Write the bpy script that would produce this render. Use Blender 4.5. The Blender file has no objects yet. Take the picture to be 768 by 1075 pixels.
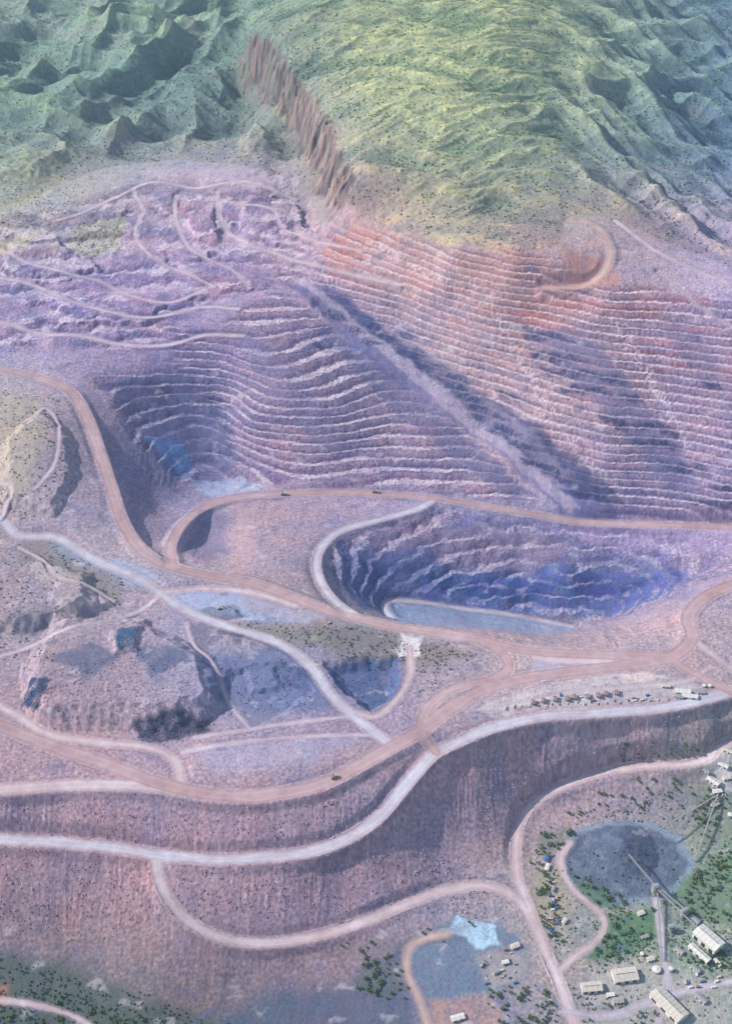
import bpy, math, random
import numpy as np
random.seed(4); rng=np.random.RandomState(7)
# ------------------------------------------------------------------ survey camera
H=1600.0; PITCH=math.radians(38); F=1476.0; CX=384; CY=537.5
sp,cp=math.sin(PITCH),math.cos(PITCH)
def ray(u,v):
    x=(u-CX)/F; y=(v-CY)/F
    return np.array([x, cp-y*sp, -sp-y*cp])
def at(u,v,z):
    d=ray(u,v); t=(z-H)/d[2]
    return (d[0]*t, d[1]*t, z)
# ------------------------------------------------------------------ noise
PERM=rng.permutation(512).astype(np.int32)
ANG=rng.rand(512)*2*np.pi
GX=np.cos(ANG).astype(np.float32); GY=np.sin(ANG).astype(np.float32)
def pn(x,y,seed=0):
    x=np.asarray(x,np.float32); y=np.asarray(y,np.float32)
    xi=np.floor(x); yi=np.floor(y); xf=x-xi; yf=y-yi
    xi=xi.astype(np.int32)+seed*37; yi=yi.astype(np.int32)+seed*91
    u=xf*xf*xf*(xf*(xf*6-15)+10); v=yf*yf*yf*(yf*(yf*6-15)+10)
    def g(a,b,dx,dy):
        h=PERM[(PERM[a&511]+b)&511]
        return GX[h]*dx+GY[h]*dy
    n00=g(xi,yi,xf,yf); n10=g(xi+1,yi,xf-1,yf); n01=g(xi,yi+1,xf,yf-1); n11=g(xi+1,yi+1,xf-1,yf-1)
    a=n00+u*(n10-n00); b=n01+u*(n11-n01)
    return (a+v*(b-a))*1.5
def fbm(x,y,o=4,seed=0,gain=0.5):
    s=0;a=1;t=0
    for i in range(o):
        s=s+a*pn(x*2**i,y*2**i,seed+i); t+=a; a*=gain
    return s/t
def ridged(x,y,o=3,seed=0,gain=0.5):
    s=0;a=1;t=0
    for i in range(o):
        s=s+a*(1-np.abs(pn(x*2**i,y*2**i,seed+i))*2); t+=a; a*=gain
    return s/t
def sst(a,b,x):
    t=np.clip((x-a)/(b-a),0,1); return t*t*(3-2*t)
# ------------------------------------------------------------------ roads (photo station, elevation, kind, width m)
HAUL=0;GREY=1;PALE=2;ORNG=3;TRACK=4
ROADS=[
 (HAUL,21,[(-60,374,75),(0,387,68),(45,398,60),(75,412,55),(92,440,46),(105,475,38),(118,515,30),(130,550,24),(150,578,18),(180,595,12),(225,605,8),(265,612,5),(310,628,3),(350,642,1),(400,655,0),(450,663,0),(500,671,0),(545,682,0),(600,686,0),(650,688,0),(700,690,0)]),
 (HAUL,23,[(830,590,0),(768,614,0),(738,628,0),(722,648,0),(726,670,0),(703,690,0),(650,699,0),(600,705,0),(550,712,0),(505,725,0),(470,745,0),(440,768,0),(400,790,0),(350,818,0),(310,830,0),(260,836,0),(210,832,0),(160,820,0),(110,801,0),(60,785,2),(0,762,4),(-60,742,6)]),
 (PALE,20,[(-60,832,-2),(0,829,-1),(80,824,0),(150,825,0),(205,832,0)]),
 (PALE,14,[(-60,720,6),(0,742,5),(50,770,3),(100,779,2),(150,784,1),(182,797,0),(190,820,0)]),
 (HAUL,17,[(182,594,12),(179,574,4),(192,550,-10),(215,532,-25),(250,522,-38),(300,518,-48),(360,517,-58),(420,520,-66),(455,523,-70),(500,530,-78),(560,540,-88),(610,548,-95),(660,550,-98),(720,552,-98),(830,556,-98)]),
 (GREY,14,[(455,523,-70),(440,533,-64),(400,545,-56),(360,556,-48),(340,571,-38),(332,590,-26),(337,612,-14),(352,632,-5),(375,648,0)]),
 (GREY,11,[(412,650,-90),(404,640,-98),(408,631,-105),(440,632,-118),(480,638,-135),(540,646,-155),(600,658,-172)]),
 (GREY,16,[(-60,520,28),(0,546,22),(20,562,18),(60,565,15),(100,588,10),(140,605,8),(168,622,5),(190,638,3),(230,655,1),(285,672,0),(322,695,-2),(348,730,-3),(375,755,-2),(405,778,0)]),
 (PALE,12,[(168,622,5),(215,618,4),(262,622,3),(310,636,1)]),
 (PALE,11,[(370,748,-3),(395,752,-3),(415,735,-2),(430,710,-1),(430,680,0)]),
 (HAUL,18,[(440,768,0),(450,742,0),(478,722,0),(515,714,0),(533,702,0),(528,687,0),(505,673,0)]),
 (GREY,18,[(-60,878,-45),(0,881,-45),(60,884,-45),(120,890,-45),(165,897,-46),(220,902,-46),(280,900,-44),(330,893,-41),(370,877,-36),(400,855,-29),(425,825,-20),(455,792,-9),(490,775,-5),(520,763,-3),(570,752,-2),(630,748,-1),(700,742,0),(760,728,0),(830,705,0)]),
 (HAUL,15,[(440,768,0),(458,790,-8)]),
 (PALE,15,[(165,900,-47),(167,920,-55),(178,945,-64),(200,968,-74),(235,985,-84),(280,990,-91),(330,983,-96),(380,968,-99),(430,948,-101),(470,934,-103),(510,930,-105),(540,942,-107),(560,970,-109),(575,1005,-110),(590,1040,-111),(608,1095,-112)]),
 (PALE,13,[(830,770,-48),(762,780,-55),(745,795,-62),(720,802,-68),(670,805,-76),(620,815,-86),(580,830,-94),(553,850,-102),(542,880,-107),(543,920,-108),(556,955,-109),(572,1000,-110)]),
 (PALE,9,[(598,884,-109),(588,902,-110),(600,932,-111),(632,962,-112),(628,985,-112),(603,1004,-111),(584,1022,-111)]),
 (GREY,9,[(690,1075,-114),(700,1040,-113),(694,985,-112),(688,942,-111)]),
 (GREY,9,[(592,1062,-111),(640,1066,-113),(700,1045,-113),(768,1030,-113)]),
 (HAUL,16,[(700,690,0),(730,708,0),(768,726,0),(830,750,0)]),
 (PALE,12,[(728,672,0),(748,688,0),(768,702,0),(830,740,0)]),
 (PALE,14,[(560,690,0),(600,694,0),(640,694,0)]),
 (ORNG,10,[(452,1090,-116),(440,1050,-114),(427,1020,-112),(430,995,-110),(447,985,-108),(470,980,-107)]),
 (PALE,8,[(-40,1050,-128),(20,1052,-128),(80,1068,-128),(120,1100,-130)]),
 (TRACK,11,[(-60,325,105),(0,338,98),(45,350,93),(80,352,90),(130,362,86),(175,362,84),(215,352,86),(255,352,86)]),
 (TRACK,9,[(-60,285,128),(0,292,124),(40,300,120),(75,318,112),(115,330,106),(160,335,104),(210,322,110),(250,325,106)]),
 (TRACK,8,[(0,262,135),(30,278,130),(70,290,124),(105,295,121),(140,312,114),(180,318,112),(215,304,118)]),
 (TRACK,9,[(185,205,170),(184,225,162),(190,245,152),(200,262,146),(218,272,141),(245,285,136),(262,302,126)]),
 (TRACK,10,[(228,200,180),(230,222,173),(238,240,166),(258,255,160),(290,266,157),(330,278,152),(375,290,146),(420,300,140)]),
 (TRACK,8,[(140,200,172),(150,222,162),(142,245,152),(155,265,144),(182,282,136),(225,300,126)]),
 (TRACK,9,[(60,232,0),(90,222,0),(125,205,0),(160,192,0),(210,196,0),(255,190,0),(310,198,0)]),
 (TRACK,8,[(250,215,0),(285,222,0),(300,240,0),(335,255,0),(380,262,0)]),
 (ORNG,12,[(598,232,262),(622,235,262),(640,258,250),(634,284,225),(612,300,205),(570,302,200)]),
 (TRACK,11,[(645,232,260),(668,250,250),(690,265,243),(725,282,235),(768,300,222),(830,330,205)]),
 (TRACK,8,[(690,285,225),(710,300,215),(735,322,203),(768,345,190)]),
 (TRACK,7,[(0,690,10),(50,676,12),(110,660,14),(150,640,10),(168,625,6)]),
 (TRACK,7,[(205,775,0),(260,765,0),(320,758,-1),(372,752,-2)]),
 (TRACK,7,[(195,790,0),(300,775,0),(400,772,0)]),
 (TRACK,5,[(-20,500,45),(10,515,42),(8,535,30),(0,546,22)]),
 (TRACK,5,[(20,575,20),(45,590,18),(60,612,18),(95,622,14),(120,632,12)]),
 (TRACK,5,[(195,655,4),(205,680,4),(225,700,0),(240,735,0),(262,762,0)]),
 (TRACK,6,[(540,742,-1),(600,728,0),(660,722,0),(720,715,0),(745,700,0)]),
 (TRACK,5,[(30,450,0),(48,430,0),(62,450,0),(60,490,0),(40,520,0)]),
]
CTRL=[
 (0,1075,-130),(200,1075,-128),(400,1075,-118),(100,1020,-120),(250,1030,-116),(480,1060,-114),(560,1060,-112),(768,1075,-114),(0,960,-98),(90,960,-96),
 (700,1000,-113),(768,960,-112),(650,900,-110),(768,880,-108),(720,860,-107),(630,860,-106),(680,950,-112),(-150,1075,-130),(920,1075,-114),(-150,950,-95),(920,900,-105),
 (600,760,-6),(680,760,-8),(740,755,-12),(500,870,-85),(480,830,-50),(430,900,-75),(350,930,-80),(300,860,-15),(100,855,-12),(0,850,-10),(460,900,-92),(330,1020,-112),(500,990,-108),
 (0,600,25),(60,640,15),(30,480,62),(0,440,68),(60,440,60),(80,540,32),(100,620,12),(120,700,4),(200,700,0),(280,730,-3),(250,650,2),(300,760,0),(450,700,0),(400,700,-3),(600,730,0),(680,720,0),(400,770,0),(760,660,0),(800,640,0),
 (-150,600,40),(-150,450,75),(-150,800,0),(920,640,5),(920,720,0),
 (135,415,30),(200,395,40),(150,470,-8),(170,500,-36),(190,513,-60),(213,515,-68),(238,512,-66),(248,470,-38),(240,420,8),(205,450,-26),(170,540,-30),(165,570,-10),
 (250,560,-30),(212,575,-40),(205,560,-42),(290,590,-10),(300,555,-38),(240,595,-8),
 (395,600,-78),(430,580,-84),(480,560,-86),(430,610,-98),(500,600,-115),(600,600,-118),(500,630,-140),(600,640,-160),(680,620,-142),(700,590,-114),(768,575,-110),(620,650,-172),(650,640,-162),(720,605,-125),(560,655,-166),(500,648,-145),
 (540,667,-32),(600,676,-24),(650,668,-34),(700,645,-34),
 (260,380,70),(300,400,55),(350,420,32),(260,440,15),(300,480,-28),(370,480,-35),(430,500,-55),(260,500,-58),(450,470,-28),(400,360,68),(330,260,170),(330,210,205),(300,185,205),(420,330,105),
 (300,300,120),(360,345,72),(430,405,20),(500,455,-24),(560,500,-60),(610,545,-94),
 (380,235,225),(430,248,235),(480,262,245),(540,270,248),(590,275,245),(640,305,210),(768,310,205),
 (420,290,170),(480,320,150),(560,330,155),(660,350,150),(768,370,135),(500,370,88),(580,400,72),(680,410,75),(768,430,62),(560,450,18),(640,470,10),(768,490,0),(600,500,-40),(700,520,-58),(768,530,-62),(480,440,-5),
 (920,500,10),(920,340,190),(920,420,90),(920,560,-80),
 (0,240,150),(60,215,165),(120,190,175),(180,180,185),(240,185,190),(100,320,110),(200,340,98),(60,380,72),(150,385,60),(240,320,110),(-150,250,150),(-150,350,100),
 (0,190,160),(60,170,170),(120,150,175),(0,100,190),(80,90,230),(160,110,190),(230,140,175),(200,60,250),(130,20,250),(240,20,270),(0,10,240),(60,40,220),
 (250,80,240),(290,140,215),(330,195,205),(270,35,330),(300,80,322),(340,140,300),(368,205,262),
 (330,20,390),(400,20,410),(450,80,385),(400,120,335),(450,180,295),(520,120,350),(550,40,385),(520,220,265),(600,150,300),(600,60,350),(680,60,280),(680,160,240),(768,100,190),(768,200,200),(700,220,235),(768,20,210),(768,255,215),
 (920,100,170),(920,0,180),(-150,100,220),(-150,0,260),(384,-60,430),(150,-60,280),(650,-60,300),(384,-130,400),(-150,-130,300),(920,-130,200),
]
pts=[at(*c) for c in CTRL]
for k,w,r in ROADS:
    if k!=TRACK: pts+= [at(*c) for c in r]
P=np.array(pts); XY=P[:,:2]/1000
def solve(vals,lam,pxy):
    D=np.sqrt(((pxy[:,None]-pxy[None])**2).sum(-1)+1e-6)
    n=len(pxy); A=np.zeros((n+1,n+1)); A[:n,:n]=-D+np.eye(n)*lam; A[:n,n]=1; A[n,:n]=1
    b=np.zeros((n+1,vals.shape[1])); b[:n]=vals
    return np.linalg.solve(A,b)
gx=np.arange(-1500,1501,10.0); gy=np.arange(700,5601,10.0)
GXX,GYY=np.meshgrid(gx/1000,gy/1000)
def evalr(W,pxy):
    out=np.zeros(GXX.shape+(W.shape[1],))
    for i in range(len(pxy)):
        r=-np.sqrt((GXX-pxy[i,0])**2+(GYY-pxy[i,1])**2+1e-6)
        out+=r[...,None]*W[i]
    return out+W[-1]
G0=evalr(solve(P[:,2:3],0.006,XY),XY)[...,0]
def blur(a,n):
    for _ in range(n):
        a=np.pad(a,1,mode='edge'); a=(a[:-2]+2*a[1:-1]+a[2:])/4
        a=(a[:,:-2]+2*a[:,1:-1]+a[:,2:])/4
    return a
G0=blur(G0,4)
def bil(G,x,y):
    fx=np.clip((x-gx[0])/10,0,len(gx)-1.001); fy=np.clip((y-gy[0])/10,0,len(gy)-1.001)
    i=fx.astype(np.int32); j=fy.astype(np.int32); a=fx-i; b=fy-j
    if G.ndim==3: a=a[...,None]; b=b[...,None]
    return (G[j,i]*(1-a)+G[j,i+1]*a)*(1-b)+(G[j+1,i]*(1-a)+G[j+1,i+1]*a)*b
TT=np.arange(1100,8000,3.0)
def hit(u,v,fn=None):
    d=ray(u,v); x=d[0]*TT; y=d[1]*TT; z=H+d[2]*TT
    g=(fn or (lambda a,b:bil(G0,a,b)))(x,y)
    k=np.argmax(z<g)
    if z[k]>=g[k]: k=len(TT)-1
    return x[k],y[k],g[k]
# ------------------------------------------------------------------ grid
rows=[]
for a,b,n in [(-30000,-3000,8),(-3000,400,14),(400,980,60)]:
    rows+=list(np.linspace(a,b,n,endpoint=False))
rows+=list(np.arange(980,1700,1.6)); rows+=list(np.arange(1700,2760,1.35)); rows+=list(np.arange(2760,4500,3.2)); rows+=list(np.linspace(4500,7000,90,endpoint=False)); rows+=list(np.geomspace(7000,60000,24))
rows=np.array(rows)
sd=np.linspace(-1.2,1.2,1020); so=1.2+np.geomspace(0.02,60,30)
S=np.concatenate([-so[::-1],sd,so])
Wr=270+.205*np.clip(rows,0,7000)
X=(Wr[:,None]*S[None]).astype(np.float32); Y=np.repeat(rows[:,None],len(S),1).astype(np.float32)
NR,NC=X.shape
Z=bil(G0,X,Y).astype(np.float32)
wx=X+10*fbm(X/60,Y/60,3,11)+4*pn(X/14,Y/14,12); wy=Y+10*fbm(X/60,Y/60,3,21)+4*pn(X/14,Y/14,22)
def fz(x,y):
    x=np.asarray(x,float); y=np.asarray(y,float)
    fj=np.interp(y,rows,np.arange(NR)); W=np.interp(y,rows,Wr); fi=np.interp(x/W,S,np.arange(NC))
    j=np.clip(fj.astype(int),0,NR-2); i=np.clip(fi.astype(int),0,NC-2); b=fj-j; a=fi-i
    return (Z[j,i]*(1-a)+Z[j,i+1]*a)*(1-b)+(Z[j+1,i]*(1-a)+Z[j+1,i+1]*a)*b
def fs(A,x,y):
    fj=np.interp(y,rows,np.arange(NR)); W=np.interp(y,rows,Wr); fi=np.interp(x/W,S,np.arange(NC))
    return A[np.clip(np.round(fj).astype(int),0,NR-1),np.clip(np.round(fi).astype(int),0,NC-1)]
def G(u,v): return hit(u,v,fz)
def tile(xmin,xmax,ymin,ymax):
    j0,j1=np.searchsorted(rows,[ymin,ymax]); j0=max(j0-1,0); j1=min(j1+1,NR)
    wmin=Wr[j0:j1].min(); wmax=Wr[j0:j1].max()
    a=min(xmin/wmin,xmin/wmax); b=max(xmax/wmin,xmax/wmax)
    i0,i1=np.searchsorted(S,[a,b]); i0=max(i0-1,0); i1=min(i1+1,NC)
    return slice(j0,j1),slice(i0,i1)
def polysd(pw,x,y):
    D=np.full(x.shape,1e9,np.float32); ins=np.zeros(x.shape,bool); n=len(pw)
    for i in range(n):
        ax,ay=pw[i]; bx,by=pw[(i+1)%n]
        dx,dy=bx-ax,by-ay; t=np.clip(((x-ax)*dx+(y-ay)*dy)/(dx*dx+dy*dy+1e-9),0,1)
        D=np.minimum(D,(x-ax-t*dx)**2+(y-ay-t*dy)**2)
        if ay!=by:
            c=((ay>y)!=(by>y))&(x<(bx-ax)*(y-ay)/(by-ay)+ax); ins^=c
    D=np.sqrt(D); return np.where(ins,D,-D)
def topoly(px): return [hit(u,v)[:2] for u,v in px]
def pmask(px,soft=10,warp=True):
    pw=topoly(px); a=np.array(pw); m=soft+25
    sl=tile(a[:,0].min()-m,a[:,0].max()+m,a[:,1].min()-m,a[:,1].max()+m)
    xs,ys=(wx[sl],wy[sl]) if warp else (X[sl],Y[sl])
    return sl,sst(-soft,soft,polysd(pw,xs,ys))
def full(px,soft=10):
    M=np.zeros(X.shape,np.float32); sl,m=pmask(px,soft); M[sl]=m; return M
def ell(u,v,a,b,n=12):
    return [(u+a*math.cos(t),v+b*math.sin(t)) for t in [2*math.pi*i/n for i in range(n)]]
# ---- hillside mask
crest=[(-200,225),(0,222),(40,208),(70,190),(115,176),(180,168),(250,172),(300,178),(335,188),(352,215),(375,225),(400,240),(470,258),(540,266),(588,262),(590,228),(640,228),(700,255),(768,282),(960,330)]
cw=np.array([p[:2] for p in topoly(crest)])
pw2=[tuple(c) for c in cw]; pw2=pw2+[(pw2[-1][0]+60000,pw2[-1][1]),(80000,90000),(-80000,90000),(pw2[0][0]-60000,pw2[0][1])]
sdh=polysd(pw2,wx,wy)
HM=sst(-5,6,sdh); HR=sst(0,160,sdh)
qx=X+70*fbm(X/300,Y/300,3,3); qy=Y+70*fbm(X/300,Y/300,3,4)
def orient(dx,dy,la,lc,seed,o=4,g=.45):
    a=qx*dx+qy*dy; c=-qx*dy+qy*dx; return ridged(a/la,c/lc,o,seed,g)
r1=.7*orient(.45,.89,900,340,31,3,.38)+.3*orient(.95,-.3,420,150,35,3,.38)
r2=.7*orient(.6,-.8,800,190,41,3,.38)+.3*orient(.95,.3,300,120,45,2,.38)
r3=.6*ridged(qx/420,(qy+.32*qx)/120,3,51,.36)+.4*ridged(qx/170,(qy-.3*qx)/60,3,55,.4)
spur=full([(262,-10),(258,40),(300,95),(345,145),(372,215),(420,245),(560,262),(600,220),(590,120),(640,-10)],60)
left=sst(-40,40,-(X+ (Y-2600)*0.13+130))
hill=(1-spur)*(left*(r1-.5)*150+(1-left)*(r2-.5)*75)+spur*((r3-.5)*24+8*fbm(X/200,Y/200,2,9))
far=sst(4500,6500,Y)+sst(1500,3000,np.abs(X)); far=np.clip(far,0,1)
hill=hill+far*fbm(X/1500,Y/1500,4,61)*250*HR
Z+=HR*hill
Z+=HR*1.4*fbm(X/22,Y/22,3,63)
cl=np.array([p[:2] for p in topoly([(262,26),(272,42),(287,63),(302,84),(320,105),(337,127),(350,150),(360,174),(367,195),(374,215)])])
cl=cl[np.argsort(cl[:,1])]
xl=np.interp(Y,cl[:,1],cl[:,0])
gly=.6*ridged(Y/60+.35*pn(X/50,Y/70,73),X/130,3,74,.55)+.4*ridged(Y/21,X/34,3,78,.55)
cn=18*fbm(X/110,Y/70,3,71)+16*(gly-.5)+8*fbm(X/22,Y/22,2,79)
sC=(X-xl)*.92+cn
inr=sst(cl[0,1]-40,cl[0,1]+60,Y)*(1-sst(cl[-1,1]-170,cl[-1,1]+30,Y))
wcl=50-12*sst(3000,3700,Y)+14*fbm(X/60,Y/80,2,72)
CLF=inr*sst(-wcl-10,-wcl+8,sC)*(1-sst(-4,6,sC))
Z+=inr*(66*(sst(-wcl,4,sC)-.45))*np.exp(-(np.minimum(0,sC+wcl)/90)**2-(np.maximum(0,sC)/160)**2)
Z+=CLF*(9*(gly-.5)+4*fbm(X/14,Y/14,3,76))
Z+=(1-HM)*(1.6*fbm(X/45,Y/45,4,70)+.35*fbm(X/6,Y/6,2,75))
def plateau(px,h,slope=1.45):
    pw=topoly(px); a=np.array(pw); m=10
    sl=tile(a[:,0].min()-m,a[:,0].max()+m,a[:,1].min()-m,a[:,1].max()+m)
    s=polysd(pw,wx[sl],wy[sl]); Z[sl]+=h*np.clip(s/(abs(h)*slope),0,1)
plateau([(28,768),(190,768),(240,742),(228,690),(150,650),(60,650),(20,700)],24)
plateau([(-20,668),(60,662),(105,640),(98,602),(40,588),(-20,600)],16)
plateau([(340,692),(418,688),(424,735),(388,750),(352,722)],-15)
plateau([(0,470),(40,430),(75,450),(85,500),(60,545),(0,530)],14)
plateau([(205,765),(250,772),(300,750),(330,725),(300,695),(240,700)],-8)
plateau([(195,672),(250,676),(330,700),(320,680),(250,662)],6)
plateau([(10,255),(60,250),(110,285),(60,300),(0,290)],9)
plateau([(195,225),(225,215),(235,262),(215,272),(200,255)],7)
plateau([(60,310),(120,322),(180,322),(150,345),(60,340)],7)
plateau([(255,205),(310,200),(330,240),(290,258),(250,240)],9)
plateau([(60,618),(110,618),(120,640),(80,655),(50,640)],8)
plateau([(115,672),(150,668),(150,694),(120,700)],6)
plateau([(205,640),(240,636),(262,648),(225,654)],5)
plateau([(255,700),(290,698),(300,722),(262,728)],6)
# ---- terraces
FL=np.zeros(X.shape,np.float32); WM=np.zeros(X.shape,np.float32); TOE_SHADE=np.zeros(X.shape,np.float32)
ph=fbm(X/110,Y/80,3,105); brk=fbm(X/140,Y/60,3,107); fine=pn(X/7,Y/7,106)
def terrace(px,bh,a,tilt=0.0,soft=14,amt=1.0,rough=2,keep=.75,jit=.14,fw=1.0):
    sl,m=pmask(px,soft)
    z=Z[sl]+m*rough*ph[sl]; m2=m*amt*(keep+(1-keep)*sst(-.3,.0,brk[sl]))
    x=X[sl]; off=tilt*x+bh*jit*fbm(X[sl]/30,Y[sl]/30,3,109)+bh*.09*fine[sl]
    t=(z+off)/bh; fl=np.floor(t)
    aa=a*(.65+.7*sst(-.4,.4,pn(fl*7.3,x/200,133)))
    q=t-fl; nz=(fl+np.clip((q-aa)/(1-aa),0,1))*bh-off
    Z[sl]=z*(1-m2)+nz*m2
    flat=1-sst(aa*.85,aa*1.08,q)
    FL[sl]=np.maximum(FL[sl],flat*m2*fw); WM[sl]=np.maximum(WM[sl],m)
    TOE_SHADE[sl]=np.maximum(TOE_SHADE[sl],m2*fw*sst(aa*1.0,aa*1.12,q)*(1-sst(aa+.15,aa+.38,q)))
wallR=[(345,235),(400,243),(480,262),(590,272),(600,300),(700,305),(900,330),(900,548),(700,545),(625,540),(560,495),(500,448),(430,395),(350,325),(325,290)]
wallM=[(170,340),(230,345),(290,300),(330,330),(420,400),(500,462),(560,520),(560,532),(480,520),(420,512),(260,512),(245,480),(225,420),(190,385)]
wallL=[(-60,230),(60,220),(180,180),(320,190),(340,230),(320,300),(240,310),(150,370),(0,372),(-60,360)]
pitL=[(95,395),(190,380),(245,420),(250,500),(215,512),(180,500),(140,460)]
pitD=[(345,570),(400,552),(470,535),(560,548),(700,560),(900,565),(900,590),(740,610),(680,640),(600,652),(420,628),(395,640),(350,610)]
terrace(wallR,11.5,.30,0.03)
terrace(wallM,9.5,.32,0.03)
terrace(wallL,13,.45,-.03,soft=30,amt=.7,rough=8,keep=.1,jit=.4)
terrace(pitL,12,.28,.08,rough=9,keep=.3,fw=.55)
terrace(pitD,12,.32,.05,rough=9,keep=.5,jit=.3,fw=.55)
# ---- gullies on dump slopes
base0=bil(G0,X,Y).astype(np.float32)
slope0=np.hypot(np.gradient(base0,axis=0)/np.gradient(Y,axis=0),np.gradient(base0,axis=1)/np.gradient(X,axis=1))
steep=sst(.25,.5,slope0)*(1-HM)*(1-WM)
gul=.55*ridged(X/24+.35*pn(X/60,Y/60,7),Y/200,2,151)+.45*ridged(X/8+.3*pn(X/20,Y/40,8),Y/90,2,155)
Z+=steep*(gul-.5)*1.5*(.2+sst(-.3,.35,fbm(X/120,Y/120,2,153)))
# ---- roads
def cr(p,step=9):
    p=np.array(p,float); p=np.vstack([2*p[0]-p[1],p,2*p[-1]-p[-2]]); out=[]
    for i in range(1,len(p)-2):
        n=max(2,int(np.linalg.norm(p[i+1]-p[i])/step))
        for k in range(n):
            t=k/n; out.append(.5*((2*p[i])+(-p[i-1]+p[i+1])*t+(2*p[i-1]-5*p[i]+4*p[i+1]-p[i+2])*t*t+(-p[i-1]+3*p[i]-3*p[i+1]+p[i+2])*t**3))
    out.append(p[-2]); return np.array(out)
RW=np.zeros(X.shape,np.float32); RZ=np.zeros(X.shape,np.float32); RS=np.zeros(X.shape,np.float32)
RD=[np.full(X.shape,1e3,np.float32) for _ in range(5)]
BERM=np.zeros(X.shape,np.float32)
edgen=2.6*fbm(X/9,Y/9,2,171)+4.0*fbm(X/60,Y/60,2,173)
for k,w,r in ROADS:
    if k==TRACK:
        line=cr([hit(c[0],c[1]) for c in r])
        line[:,2]=np.convolve(np.pad(fz(line[:,0],line[:,1]),3,mode='edge'),np.ones(7)/7,'valid')
    else: line=cr([at(*c) for c in r])
    hw=w/2; mg=hw+16
    D=np.full(X.shape,1e3,np.float32); ZR=np.zeros(X.shape,np.float32)
    for a,b in zip(line[:-1],line[1:]):
        sl=tile(min(a[0],b[0])-mg,max(a[0],b[0])+mg,min(a[1],b[1])-mg,max(a[1],b[1])+mg)
        x=X[sl];yy=Y[sl]; dx,dy=b[0]-a[0],b[1]-a[1]
        t=np.clip(((x-a[0])*dx+(yy-a[1])*dy)/(dx*dx+dy*dy),0,1)
        d=np.hypot(x-a[0]-t*dx,yy-a[1]-t*dy); zz=a[2]+t*(b[2]-a[2])
        m=d<D[sl]; D[sl]=np.where(m,d,D[sl]); ZR[sl]=np.where(m,zz,ZR[sl])
    inf=1-(sst(hw+1,hw+14,D) if k!=TRACK else sst(hw-1,hw+6,D)); wgt=inf**2+1e-9*(inf>0)
    RW=np.maximum(RW,inf); RZ+=wgt*ZR; RS+=wgt
    RD[k]=np.minimum(RD[k],D-hw+edgen*(.7 if k!=TRACK else .45))
    if w>12: BERM=np.maximum(BERM,(1-np.clip(np.abs(D-hw-1.5)/2.2,0,1)))
RZm=np.where(RS>0,RZ/np.maximum(RS,1e-12),Z)
Z=Z*(1-RW)+RZm*RW
rall=np.minimum.reduce(RD)
onroad=1-sst(-1.5,1.0,rall)
BERM*=(1-sst(-3,-1,-rall))*sst(-.5,.1,fbm(X/25,Y/25,2,177))
Z+=BERM*1.4
FL*=(1-RW*.8)
cxs,cys,_=hit(652,893); dd=np.hypot(X-cxs,Y-cys)
Z+=22*np.clip(1-dd/56+.03*fbm(X/12,Y/12,2,179),0,1)
# ------------------------------------------------------------------ colour
def lin(c):
    c=np.array(c,float)/255; return np.where(c<=.04045,c/12.92,((c+.055)/1.055)**2.4)
GAIN=np.array([1.34,1.37,1.30])
def C(*c):
    a=lin(c)*GAIN; l=a.mean(); return (l+(a-l)*.98).astype(np.float32)
US=[0,96,192,288,384,480,576,672,768]
T={0:"150,166,160 120,144,140 138,156,143 120,144,134 146,160,136 170,178,142 157,169,140 124,148,142 108,138,155",
60:"120,142,136 108,136,134 108,136,136 116,128,126 156,166,138 175,183,143 155,165,140 114,140,143 100,132,155",
120:"112,138,136 112,138,136 106,132,134 108,128,130 157,166,140 174,181,148 145,158,142 115,140,146 98,128,155",
180:"122,142,138 145,145,148 150,142,164 150,134,158 136,142,132 157,165,142 140,151,142 116,136,150 104,128,158",
240:"160,154,150 150,145,162 163,148,174 162,145,172 176,142,148 140,142,132 156,142,148 158,138,150 150,142,175",
300:"148,140,176 148,136,176 158,142,176 148,132,164 168,150,166 176,150,158 174,140,148 166,144,160 160,148,182",
360:"148,140,176 145,132,170 145,130,167 148,134,162 126,124,160 172,154,165 170,150,162 164,144,165 164,148,178",
420:"163,152,152 140,124,146 102,100,142 148,133,160 138,130,162 170,153,165 170,150,162 160,140,162 164,146,176",
480:"158,147,148 135,120,146 94,104,146 148,133,162 148,133,162 150,138,162 166,150,165 164,146,167 164,148,178",
540:"142,132,146 142,128,148 130,124,158 163,136,150 148,133,162 155,140,172 138,134,168 158,145,180 164,152,184",
600:"142,128,146 148,138,152 163,146,160 158,136,150 100,114,158 98,115,162 100,112,162 98,110,162 150,136,160",
660:"142,132,146 148,133,148 150,138,165 125,119,126 120,119,124 158,137,147 158,144,152 150,131,143 150,134,148",
720:"142,126,146 132,117,132 136,132,160 116,120,164 112,110,150 150,135,148 167,152,164 158,143,158 150,132,145",
780:"158,132,143 158,132,143 150,133,150 150,133,150 150,129,145 150,131,148 150,131,148 147,129,146 126,128,132",
850:"150,128,144 147,124,144 142,121,142 146,125,142 147,129,148 147,125,145 154,133,148 146,132,145 114,130,122",
920:"138,117,132 138,117,132 147,122,138 150,126,145 150,129,148 154,134,148 150,141,142 114,120,128 115,136,115",
980:"122,105,120 130,108,118 138,118,130 142,121,140 142,121,140 126,128,148 150,141,145 108,132,114 150,150,150",
1050:"84,92,99 84,92,99 98,90,100 104,98,108 118,100,114 110,112,138 148,133,142 134,140,146 114,129,121"}
cpx=[];cv=[]  # table tones carry sunlight, shade and bluish haze in the ground colour
for v,s in T.items():
    for u,c in zip(US,s.split()):
        cpx.append(hit(u,v)[:2]); cv.append(C(*map(int,c.split(','))))
cpx=np.array(cpx)/1000; cv=np.array(cv)
GC=evalr(solve(cv,0.05,cpx),cpx)
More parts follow.
